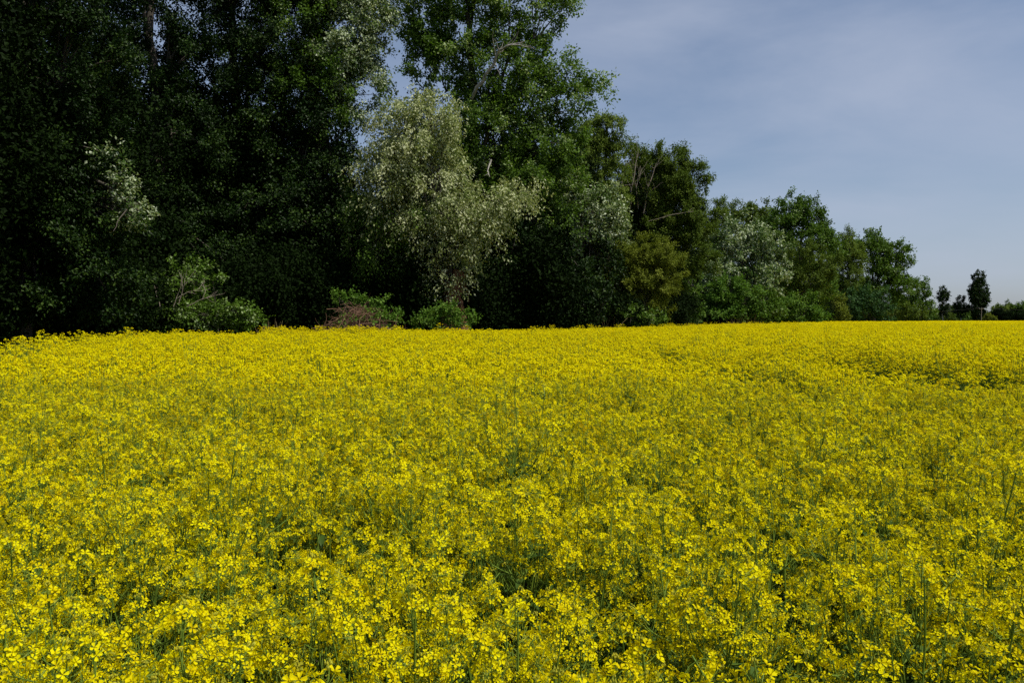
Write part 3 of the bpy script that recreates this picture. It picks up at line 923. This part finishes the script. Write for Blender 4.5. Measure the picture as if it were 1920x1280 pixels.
def plant_layout(r):
    h = r.uniform(.98, 1.14)
    st = Acc()
    hd, lf = [], []
    top = np.array([r.normal() * .05, r.normal() * .05, h])
    main = wobble(bez([0, 0, -.02], [r.normal() * .04, r.normal() * .04, h * .5], top, 9), .004, r)
    tone = r.uniform(.3, .9)
    tube(st, main, np.linspace(.0055, .0018, 9), 5, tone)
    hd.append((top, unit(main[-1] - main[-3]), r.uniform(.95, 1.15)))

    def pods(pts, n):
        for _ in range(n):
            i = r.integers(max(1, len(pts) - 4), len(pts) - 1)
            u = r.random()
            p0 = pts[i] * (1 - u) + pts[i + 1 if i + 1 < len(pts) else i] * u
            d = unit(np.array([r.normal(), r.normal(), .9]))
            tube(st, [p0, p0 + d * .016, p0 + d * .016 + unit(d + [0, 0, .5]) * r.uniform(.025, .05)], [.0006, .0012, .0008], 3, tone + .1, 0, cap=False)

    pods(main, 9)
    nb = int(r.integers(9, 13))
    a0 = r.uniform(0, 6.28)
    for k in range(nb):
        i0 = r.uniform(.42, .86) * 8
        i = int(i0)
        p0 = main[i] * (1 - (i0 - i)) + main[i + 1] * (i0 - i)
        an = a0 + k * 2.4 + r.normal() * .3
        zt = h * r.uniform(.76, 1.0)
        rd = r.uniform(.05, .17)
        p2 = np.array([p0[0] + math.cos(an) * rd, p0[1] + math.sin(an) * rd, max(zt, p0[2] + .08)])
        p1 = np.array([p0[0] + math.cos(an) * rd * .85, p0[1] + math.sin(an) * rd * .85, p0[2] + (p2[2] - p0[2]) * .4])
        br = bez(p0, p1, p2, 6)
        tube(st, br, np.linspace(.0026, .0013, 6), 4, tone + r.normal() * .05)
        pods(br, 5)
        hd.append((p2, unit(br[-1] - br[-2] + r.normal(size=3) * .12), r.uniform(.75, 1.1)))
        if r.random() < .75:
            lf.append((p0, an + r.normal() * .3, r.uniform(-.3, .4), r.uniform(.4, .8)))
    for k in range(4):
        z = r.uniform(.2, .6)
        lf.append((main[int(z * 8)], r.uniform(0, 6.28), r.uniform(-.5, .2), r.uniform(.8, 1.4)))
    return dict(stem=st, heads=hd, leaves=lf, h=h)


NP = 10
plants = [plant_layout(np.random.default_rng(460 + k)) for k in range(NP)]
MATS = [M['stem'], M['bud'], M['petal'], M['rapeleaf']]


def shift_mat(acc, M4, dst, mats, tone=0.0):
    """Append acc to dst under matrix M4 with its material indices mapped through mats."""
    n0 = len(dst.m)
    dst.extend(acc, M4, tone)
    for i in range(n0, len(dst.m)):
        dst.m[i] = np.array([mats[x] for x in dst.m[i]], np.int32)


def leaf_matrix(p, an, el, s):
    return Matrix.Translation(Vector(p)) @ Matrix.Rotation(an, 4, 'Z') @ Matrix.Rotation(-el, 4, 'Y') @ Matrix.Diagonal((s, s, s, 1))


def plant_mesh_full(k):
    P = plants[k]
    r = np.random.default_rng(500 + k)
    a = Acc()
    a.extend(P['stem'])
    for p, d, s in P['heads']:
        hk = heads[int(r.integers(NH))]
        m4 = frame_matrix(p, d, r.uniform(0, 6.3), s)
        tn = r.normal() * .2
        shift_mat(hk['green'], m4, a, [0, 1])
        shift_mat(hk['petals'], m4, a, [2], tn)
    for p, an, el, s in P['leaves']:
        shift_mat(leaves[int(r.integers(4))], leaf_matrix(p, an, el, s), a, [3])
    return a.mesh('rape_plant_full', MATS)


def simple_head(a, r, p, d, s, nfl, size, thick=1.0):
    """Head for the middle distance: each flower a small folded rhombus."""
    n = nfl
    dirs = rand_unit(r, n)
    dirs[:, 2] = np.abs(dirs[:, 2]) * 1.0 - .15
    pos = p + dirs * np.array([.032, .032, .03]) * s * r.uniform(.6, 1.05, (n, 1)) * thick
    nrm = unit(dirs * .8 + [0, 0, .5] + r.normal(size=(n, 3)) * .35)
    tan = unit(np.cross(nrm, r.normal(size=(n, 3))))
    ln = size * r.uniform(.8, 1.25, n)
    tb = r.normal() * .2
    leaf_quads(a, pos - tan * ln[:, None] * .5, nrm, tan, ln, ln * .95, np.clip(r.uniform(.15, .95, n) + tb, 0, 1), 2)


def plant_simple(a, r, k, off, sc, yaw, nfl, size, stems=True, thick=1.0, nleaf=5):
    P = plants[k]
    c, s_ = math.cos(yaw), math.sin(yaw)
    Rm = np.array([[c, -s_, 0], [s_, c, 0], [0, 0, 1]])

    def X(p):
        return (Rm @ np.asarray(p, float)) * sc + off
    if stems:
        top = X(P['heads'][0][0])
        tube(a, [X([0, 0, 0]), X([0, 0, .5 * P['h']]), top], [.006, .005, .002], 3, .5, 0, cap=False)
        for p, d, s in P['heads'][1:]:
            q = X(p)
            b = X([p[0] * .2, p[1] * .2, p[2] * .68])
            tube(a, [b, (b + q) / 2 + (q - X([0, 0, p[2]])) * .25, q], .0024, 3, r.uniform(.3, .9), 0, cap=False)
    for p, d, s in P['heads']:
        simple_head(a, r, X(p), d, s * sc, nfl, size, thick)
    for p, an, el, s in P['leaves'][:nleaf]:
        q = X(p)
        dirv = np.array([math.cos(an + yaw), math.sin(an + yaw), el])
        leaf_quads(a, q[None], np.array([[0., .1, 1]]), dirv[None], np.array([.15 * s]), np.array([.05 * s]), np.array([r.random() * .7]), 3)


def plant_mesh_mid(k):
    a = Acc()
    plant_simple(a, np.random.default_rng(520 + k), k, np.zeros(3), 1.0, 0.0, 15, .0185)
    return a.mesh('rape_plant_mid', MATS)


def patch_mesh(k, size, n, nfl, fsize, thick, stems, tall=.06):
    r = np.random.default_rng(540 + k)
    a = Acc()
    for i in range(n):
        off = np.array([r.uniform(-.5, .5) * size, r.uniform(-.5, .5) * size, 0])
        sc = r.uniform(.88, 1.08) + (r.random() < tall) * r.uniform(.05, .22)
        plant_simple(a, r, int(r.integers(NP)), off, sc, r.uniform(0, 6.28), nfl, fsize, stems, thick, 3)
    return a.mesh('rape_patch', MATS)


# the field is one mass of plants: the prototypes live in a collection that is not part of the scene
protos = bpy.data.collections.new('rape_plants')
names = []


def proto(me, tag):
    o = bpy.data.objects.new('rape_plant_%s' % tag, me)
    protos.objects.link(o)


for k in range(NP):
    proto(plant_mesh_full(k), 'a%02d' % k)                      # 0..9   near
for k in range(NP):
    proto(plant_mesh_mid(k), 'b%02d' % k)                       # 10..19 middle
for k in range(6):
    proto(patch_mesh(k, 1.2, 52, 9, .024, 1.0, True), 'c%02d' % k)       # 20..25 patch of 1.2 m
for k in range(4):
    proto(patch_mesh(20 + k, 3.2, 150, 8, .06, 2.2, False), 'd%02d' % k)  # 26..29 patch of 3.2 m

rp = np.random.default_rng(600)


def jgrid(x0, x1, y0, y1, step):
    xs = np.arange(x0, x1, step)
    ys = np.arange(y0, y1, step)
    g = np.stack(np.meshgrid(xs, ys), -1).reshape(-1, 2)
    return g + rp.uniform(-.5, .5, g.shape) * step * 1.1


def inside(g, mx=1.22, pad=2.0):
    x, y = g[:, 0], g[:, 1]
    px = 960 + F * x / np.maximum(y, .1)
    return (np.abs(x) < .643 * y * mx + pad) & (y < edge_y(px))


def gap(x, y):
    """Places where the crop has failed: (x, y, half width, half depth)."""
    g = np.zeros_like(x)
    for cx, cy_, wx, wy, s in [(5.45, 11.4, .66, 2.5, 1.0), (6.1, 12.0, .55, 2.2, .97), (3.05, 10.9, .36, 2.2, .97), (3.5, 10.7, .32, 2.2, 1.0), (2.75, 12.6, .25, 1.4, .7), (6.8, 10.6, .3, 1.0, .6), (4.6, 13.6, .7, .7, .3), (3.0, 15, .5, .9, .5),
                               (12.8, 36, 1.0, 1.6, .9), (6.4, 9.2, .4, .5, .6), (5.2, 9.0, .3, .3, .5), (0.33, 1.75, .07, .10, .6), (-.28, 2.1, .07, .12, .6), (-1.0, 1.8, .08, .10, .6)]:
        q = ((x - cx) / wx) ** 2 + ((y - cy_) / wy) ** 2
        g = np.maximum(g, s * np.exp(-q ** 1.5))
    return g


def undul(x, y):
    return 1 + .022 * np.sin(x * 1.1 + .7 * np.sin(y * .9)) * np.sin(y * .8 + 1.3) + .02 * np.sin(x * .37 + 2) * np.sin(y * .29)


pts, var, rots, scl = [], [], [], []


def put(g, v0, nv, smin, smax, tilt, tall=0.05, vary=True):
    n = len(g)
    x, y = g[:, 0], g[:, 1]
    gp = gap(x, y) if vary else np.zeros(n)
    s = rp.uniform(smin, smax, n) * undul(x, y)
    px = 960 + F * x / np.maximum(y, .1)
    dist_edge = edge_y(px) - y
    keep = (rp.random(n) > gp * .6) & ((rp.random(n) < .72) | (dist_edge > 3) | (px > 320) | (y > 45))
    tl = rp.random(n) < tall + .12 * (dist_edge < 3) * (y < 60) + .3 * (dist_edge < 2.5) * (px < 280)
    s = s + tl * rp.uniform(.04, .2, n) * (y > 2.6)
    s = s * (1 - .72 * gp)
    v = v0 + rp.integers(0, nv, n)
    rot = np.stack([rp.normal(size=n) * tilt, rp.normal(size=n) * tilt, rp.uniform(0, 6.283, n)], 1)
    P = np.stack([x, y, ground_z(x, y)], 1)
    return P[keep], v[keep], rot[keep], np.stack([s, s, s], 1)[keep]


def emit(t):
    pts.append(t[0])
    var.append(t[1])
    rots.append(t[2])
    scl.append(t[3])


g = jgrid(-9, 9, .35, 8.5, .16)
g = g[inside(g)]
P0, v0, r0, s0 = put(g, 0, NP, .86, 1.08, .09)
pxn = np.abs(P0[:, 0]) < .643 * P0[:, 1] + .05                  # inside the frame
dist = np.hypot(P0[:, 0], P0[:, 1]) + (~pxn) * 1000 + (P0[:, 1] < .95) * 1000
order = np.argsort(dist)
ind = order[:300]
mask = np.ones(len(P0), bool)
mask[ind] = False
emit((P0[mask], v0[mask], r0[mask], s0[mask]))
g = jgrid(-30, 30, 8.5, 28, .168)
g = g[inside(g, 1.12)]
emit(put(g, 10, NP, .86, 1.08, .08))
g = jgrid(-40, 75, 28, 90, 1.05)
g = g[inside(g, 1.15)]
emit(put(g, 20, 6, .97, 1.03, .0, tall=.0))
g = jgrid(20, 260, 90, 295, 2.7)
g = g[inside(g, 1.2)]
t = put(g, 26, 4, .97, 1.03, .0, tall=0)
emit(t)
PTS, VAR, ROT, SCL = np.concatenate(pts), np.concatenate(var), np.concatenate(rots), np.concatenate(scl)

me = bpy.data.meshes.new('rapeseed_field')
me.vertices.add(len(PTS))
me.vertices.foreach_set('co', PTS.ravel().astype(np.float32))
a = me.attributes.new('variant', 'INT', 'POINT')
a.data.foreach_set('value', VAR.astype(np.int32))
a = me.attributes.new('rot', 'FLOAT_VECTOR', 'POINT')
a.data.foreach_set('vector', ROT.ravel().astype(np.float32))
a = me.attributes.new('scl', 'FLOAT_VECTOR', 'POINT')
a.data.foreach_set('vector', SCL.ravel().astype(np.float32))
me.update()
field = link(bpy.data.objects.new('rapeseed_field', me))
field['kind'] = 'stuff'
field['label'] = 'yellow flowering rapeseed crop covering the whole field'

ng = bpy.data.node_groups.new('rapeseed_scatter', 'GeometryNodeTree')
ng.interface.new_socket('Geometry', in_out='INPUT', socket_type='NodeSocketGeometry')
ng.interface.new_socket('Geometry', in_out='OUTPUT', socket_type='NodeSocketGeometry')
gi = ng.nodes.new('NodeGroupInput')
go = ng.nodes.new('NodeGroupOutput')
ci = ng.nodes.new('GeometryNodeCollectionInfo')
ci.inputs['Collection'].default_value = protos
ci.inputs['Separate Children'].default_value = True
ci.inputs['Reset Children'].default_value = True
ip = ng.nodes.new('GeometryNodeInstanceOnPoints')
ip.inputs['Pick Instance'].default_value = True


def named(nm, ty):
    q = ng.nodes.new('GeometryNodeInputNamedAttribute')
    q.data_type = ty
    q.inputs['Name'].default_value = nm
    return q.outputs['Attribute']


ng.links.new(gi.outputs[0], ip.inputs['Points'])
ng.links.new(ci.outputs[0], ip.inputs['Instance'])
ng.links.new(named('variant', 'INT'), ip.inputs['Instance Index'])
ng.links.new(named('rot', 'FLOAT_VECTOR'), ip.inputs['Rotation'])
ng.links.new(named('scl', 'FLOAT_VECTOR'), ip.inputs['Scale'])
ng.links.new(ip.outputs[0], go.inputs[0])
md = field.modifiers.new('scatter', 'NODES')
md.node_group = ng

# ---- the nearest plants, each a thing of its own
stem_me = [P['stem'].mesh('stem', [M['stem']], True) for P in plants]
petal_me = [h['petals'].mesh('petals', [M['petal']]) for h in heads]
green_me = [h['green'].mesh('bud_cluster', [M['stem'], M['bud']]) for h in heads]
head_me = []
for h in heads:
    a = Acc()
    a.extend(h['green'])
    shift_mat(h['petals'], None, a, [2])
    head_me.append(a.mesh('flower_head', MATS))
flower_me = [f.mesh('flower', [M['petal']]) for f in flowers]
leaf_me = [l.mesh('leaf', [M['rapeleaf']], True) for l in leaves]
SINGLE_FLOWERS = 60
for n_, i in enumerate(ind):
    k = int(v0[i])
    P = plants[k]
    r = np.random.default_rng(500 + k)
    root = thing('rapeseed_plant', 'yellow flowering rapeseed plant among those nearest the camera', 'rapeseed plant', P0[i], 'rapeseed plants at the front of the field')
    root.rotation_euler = r0[i]
    root.scale = s0[i]
    link(bpy.data.objects.new('stem', stem_me[k]), root)
    for p, d, s in P['heads']:
        hk = int(r.integers(NH))
        m4 = frame_matrix(p, d, r.uniform(0, 6.3), s)
        if n_ < SINGLE_FLOWERS:
            o = link(bpy.data.objects.new('flower_head', green_me[hk]), root)
            o.matrix_local = m4
            for mt, fi in heads[hk]['lay']:
                f = link(bpy.data.objects.new('flower', flower_me[fi]), o)
                f.matrix_local = mt
        else:
            o = link(bpy.data.objects.new('flower_head', head_me[hk]), root)
            o.matrix_local = m4
    for p, an, el, s in P['leaves']:
        o = link(bpy.data.objects.new('leaf', leaf_me[int(r.integers(4))]), root)
        o.matrix_local = leaf_matrix(p, an, el, s)
